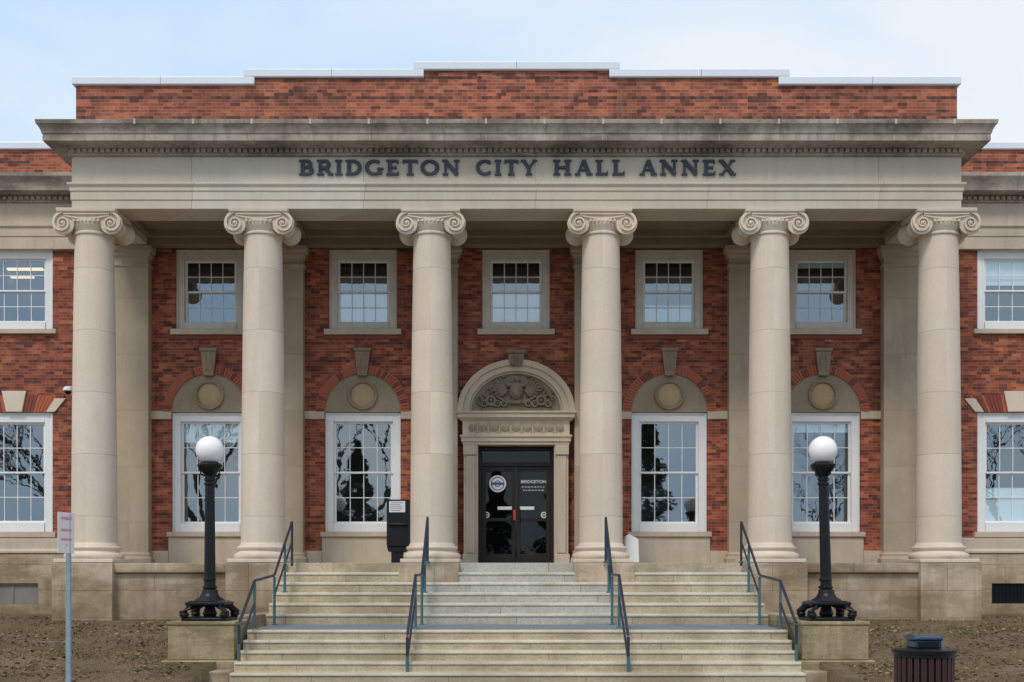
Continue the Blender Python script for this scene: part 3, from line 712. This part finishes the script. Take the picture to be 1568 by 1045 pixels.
p=P('hoops',T,BLK); 
for z in (-1.6,-1.2,-.75): p.lathe([(.255,z-.02),(.292,z-.02),(.292,z+.02),(.255,z+.02)],(x,D,0),n=36,caps=False)
p.lathe([(.305,-.735),(.31,-.72),(.31,-.70),(.25,-.69),(.16,-.685)],(x,D,0),n=36); p.done()
p=P('hood',T,BINB,.01); p.box(x-.13,x+.13,D-.12,D+.14,-.683,-.61); p.prismx([(D-.13,-.609),(D+.15,-.609),(D+.15,-.57),(D+.08,-.555),(D-.08,-.555),(D-.13,-.58)],x-.14,x+.14); p.done()
p=P('hood_opening',T,BLK); p.box(x-.1,x+.1,D-.123,D-.1205,-.675,-.62); p.done()
# ---------------------------------------------------------------- ground
def gz(x,y):
    if y<9.4: return -1.86 if y>-6 else -1.72
    t=min(1,max(0,(24.2-y)/7.2)); t2=t*t*(3-2*t)*.35+t*.65
    z=-.88-.82*t2
    if abs(x-XC)<5.3 and y<24: z=-1.92
    return z
xs=[-500,-120,-60,-40]+[-26+.8*k for k in range(25)]+[-5.9,XC-5.31,XC-5.29,-2,0,2,XC+5.29,XC+5.31,5.9]+[6.8+.8*k for k in range(25)]+[40,60,120,500]
ysg=[-500,-150,-60,-30,-12,-6.01,-5.99,0,5,9.39,9.41,13,16.5]+[17+.35*k for k in range(21)]+[24.4,27,60,150,500]
bm=bmesh.new(); grid=[[bm.verts.new((x,y,gz(x,y)+(random.uniform(-.025,.025) if 17<y<24 and abs(x)>6.4 and abs(x)<26 else 0))) for x in xs] for y in ysg]
for j in range(len(ysg)-1):
    for i in range(len(xs)-1): bm.faces.new([grid[j][i],grid[j][i+1],grid[j+1][i+1],grid[j+1][i]])
me=bpy.data.meshes.new('ground'); bm.to_mesh(me); bm.free(); me.materials.append(GRD)
for q in me.polygons: q.use_smooth=True
o=bpy.data.objects.new('ground',me); sc.collection.objects.link(o)
P('sidewalk',None,CONC,.01).box(-120,120,9.5,17.0,-1.95,-1.66).done()
P('kerb',None,CONC,.01).box(-120,120,9.3,9.495,-1.95,-1.665).done()
P('road',None,ASPH).box(-120,120,-5.9,9.295,-1.95,-1.82).done()
p=P('road_centre_line',None,LINE); p.box(-120,120,1.55,1.65,-1.819,-1.816); p.box(-120,120,1.75,1.85,-1.819,-1.816); p.done()
P('far_kerb',None,CONC,.01).box(-120,120,-6.2,-5.905,-1.95,-1.66).done()
def scatter(name,mat,n,fn,clump=0.):
    from mathutils import noise as NZ
    V=[];Fc=[]
    for _ in range(n):
        s=random.choice((-1,1)); x=XC+s*random.uniform(5.6,15.5); y=random.uniform(17.05,24.6 if abs(x-XC)>10.2 else 23.9)
        if abs(x-XC)<6.35 and 19.1<y<20.7: continue
        if NZ.noise(Vector((x*.9,y*.9,3)))<random.uniform(-.6,.3)*clump: continue
        b=gz(x,y)-.01; fn(V,Fc,x,y,b)
    me=bpy.data.meshes.new(name); me.from_pydata(V,[],Fc); me.materials.append(mat); o=bpy.data.objects.new(name,me); sc.collection.objects.link(o)
def blade(V,Fc,x,y,b):
    a=random.uniform(0,6.28); h=random.uniform(.015,.06); w=.008; i=len(V); l=random.uniform(-.05,.05)
    V+=[(x-w*math.cos(a),y-w*math.sin(a),b),(x+w*math.cos(a),y+w*math.sin(a),b),(x+l,y+random.uniform(-.04,.04),b+h+.01)]; Fc.append((i,i+1,i+2))
def leaf(V,Fc,x,y,b):
    a=random.uniform(0,6.28); s=random.uniform(.015,.055); i=len(V); c_,s_=math.cos(a)*s,math.sin(a)*s; t=random.uniform(-.02,.02)
    V+=[(x-c_,y-s_,b+.03),(x+s_*.6,y-c_*.6,b+.03+t),(x+c_,y+s_,b+.035),(x-s_*.6,y+c_*.6,b+.03-t)]; Fc.append((i,i+1,i+2,i+3))
scatter('grass',BLD,70000,blade,1.); scatter('fallen_leaves',LEAF,9000,leaf,.5)
def bare_tree(x,y,h,seed):
    rnd=random.Random(seed); E=empty('bare_tree'); p=P('trunk_and_branches',E,BARK)
    def br(a,d,l,r,lev):
        b=a+d*l; mid=(a+b)/2+Vector((rnd.uniform(-1,1),rnd.uniform(-1,1),0))*l*.05
        p.tube([a,mid,b],r,5 if lev>1 else 8,[r,r*.82,r*.6])
        if lev>=6: return
        for k in range(3 if lev<4 else 2):
            ax=Vector((rnd.uniform(-1,1),rnd.uniform(-1,1),rnd.uniform(-.4,.4))).normalized()
            nd=(Matrix.Rotation(rnd.uniform(.35,.85),3,ax)@d); nd=(nd+Vector((0,0,.18))).normalized()
            br(a+(b-a)*rnd.uniform(.7,1.),nd,l*rnd.uniform(.66,.86),r*.58,lev+1)
    br(Vector((x,y,-1.75)),Vector((0,0,1)),h*.28,h*.016,0); p.done()
def evergreen(x,y,h,seed):
    rnd=random.Random(seed); E=empty('evergreen_tree'); p=P('trunk',E,BARK); p.tube([(x,y,-1.75),(x,y,h*.5),(x,y,h-1.9)],.2,8,[.25,.15,.03]); p.done()
    V=[];Fc=[]
    for _ in range(9000):
        t=rnd.random()**.75; z=-1.2+t*(h-.8) ; R=(1-t)*h*.27*(.75+.35*math.sin(t*38+rnd.uniform(-.5,.5)))+.1
        a=rnd.uniform(0,6.28); r=R*math.sqrt(rnd.uniform(.35,1)); c=Vector((x+r*math.cos(a),y+r*math.sin(a),z-r*.15)); s=rnd.uniform(.12,.28); i=len(V)
        for k in range(3): V.append(tuple(c+Vector((rnd.uniform(-1,1),rnd.uniform(-1,1),rnd.uniform(-.7,.4)))*s))
        Fc.append((i,i+1,i+2))
    me=bpy.data.meshes.new('crown'); me.from_pydata(V,[],Fc); me.materials.append(NEED); o=bpy.data.objects.new('crown',me); sc.collection.objects.link(o); o.parent=E
for k,(x,y,h) in enumerate(((-19,-13,18),(-28,-16,17),(20,-15,13),(31,-14,15),(-11,-24,20))): bare_tree(x,y,h,k+3)
for k,(x,y,h) in enumerate(((-9.5,-13,10.5),(-5,-14,12),(3,-13,10),(8.5,-14,12.5),(13,-15,10.),(-1,-16,9))): evergreen(x,y,h,k+30)
# ---------------------------------------------------------------- world, sun, camera
w=bpy.data.worlds.new('World'); sc.world=w; w.use_nodes=True; t=w.node_tree; t.nodes.clear()
tosun=Vector((-.4,-1.,1.45)).normalized(); el=math.asin(tosun.z); az=math.atan2(tosun.x,tosun.y)
sky=t.nodes.new('ShaderNodeTexSky'); sky.sky_type='NISHITA'; sky.sun_disc=False; sky.sun_elevation=el; sky.sun_rotation=az; sky.air_density=1.; sky.dust_density=2.
b1=t.nodes.new('ShaderNodeBackground'); b1.inputs[1].default_value=.14; t.links.new(sky.outputs[0],b1.inputs[0])
tc=t.nodes.new('ShaderNodeTexCoord'); mp=t.nodes.new('ShaderNodeMapping'); mp.inputs['Scale'].default_value=(1.6,1.6,3.6); mp.inputs['Location'].default_value=(.3,.2,.6); t.links.new(tc.outputs['Generated'],mp.inputs[0])
no=t.nodes.new('ShaderNodeTexNoise'); no.inputs['Scale'].default_value=1.5; no.inputs['Detail'].default_value=6; no.inputs['Roughness'].default_value=.5; no.inputs['Distortion'].default_value=.3; t.links.new(mp.outputs[0],no.inputs[0])
mr=t.nodes.new('ShaderNodeMapRange'); mr.inputs[1].default_value=.38; mr.inputs[2].default_value=.62; t.links.new(no.outputs[0],mr.inputs[0])
mx=t.nodes.new('ShaderNodeMix'); mx.data_type='RGBA'; t.links.new(mr.outputs[0],mx.inputs[0]); mx.inputs[6].default_value=(.60,.78,.98,1); mx.inputs[7].default_value=(.86,.91,.95,1)
b2=t.nodes.new('ShaderNodeBackground'); b2.inputs[1].default_value=1.08; t.links.new(mx.outputs[2],b2.inputs[0])
ms=t.nodes.new('ShaderNodeMixShader'); ms.inputs[0].default_value=.88; t.links.new(b1.outputs[0],ms.inputs[1]); t.links.new(b2.outputs[0],ms.inputs[2])
ow=t.nodes.new('ShaderNodeOutputWorld'); t.links.new(ms.outputs[0],ow.inputs[0])
sl=bpy.data.lights.new('sun','SUN'); sl.energy=1.7; sl.angle=math.radians(12); sl.color=(1,.91,.80); so=bpy.data.objects.new('sun',sl); sc.collection.objects.link(so)
so.rotation_euler=(-tosun).to_track_quat('-Z','Y').to_euler()
cd=bpy.data.cameras.new('camera'); cam=bpy.data.objects.new('camera',cd); sc.collection.objects.link(cam); cam.location=(0,0,0); cam.rotation_euler=(math.pi/2,0,0)
cd.sensor_width=36; cd.lens=F/1568*36; cd.shift_y=(HY-522.5)/1568; cd.clip_end=3000; sc.camera=cam
sc.view_settings.view_transform='Standard'; sc.view_settings.look='None'; sc.view_settings.exposure=0
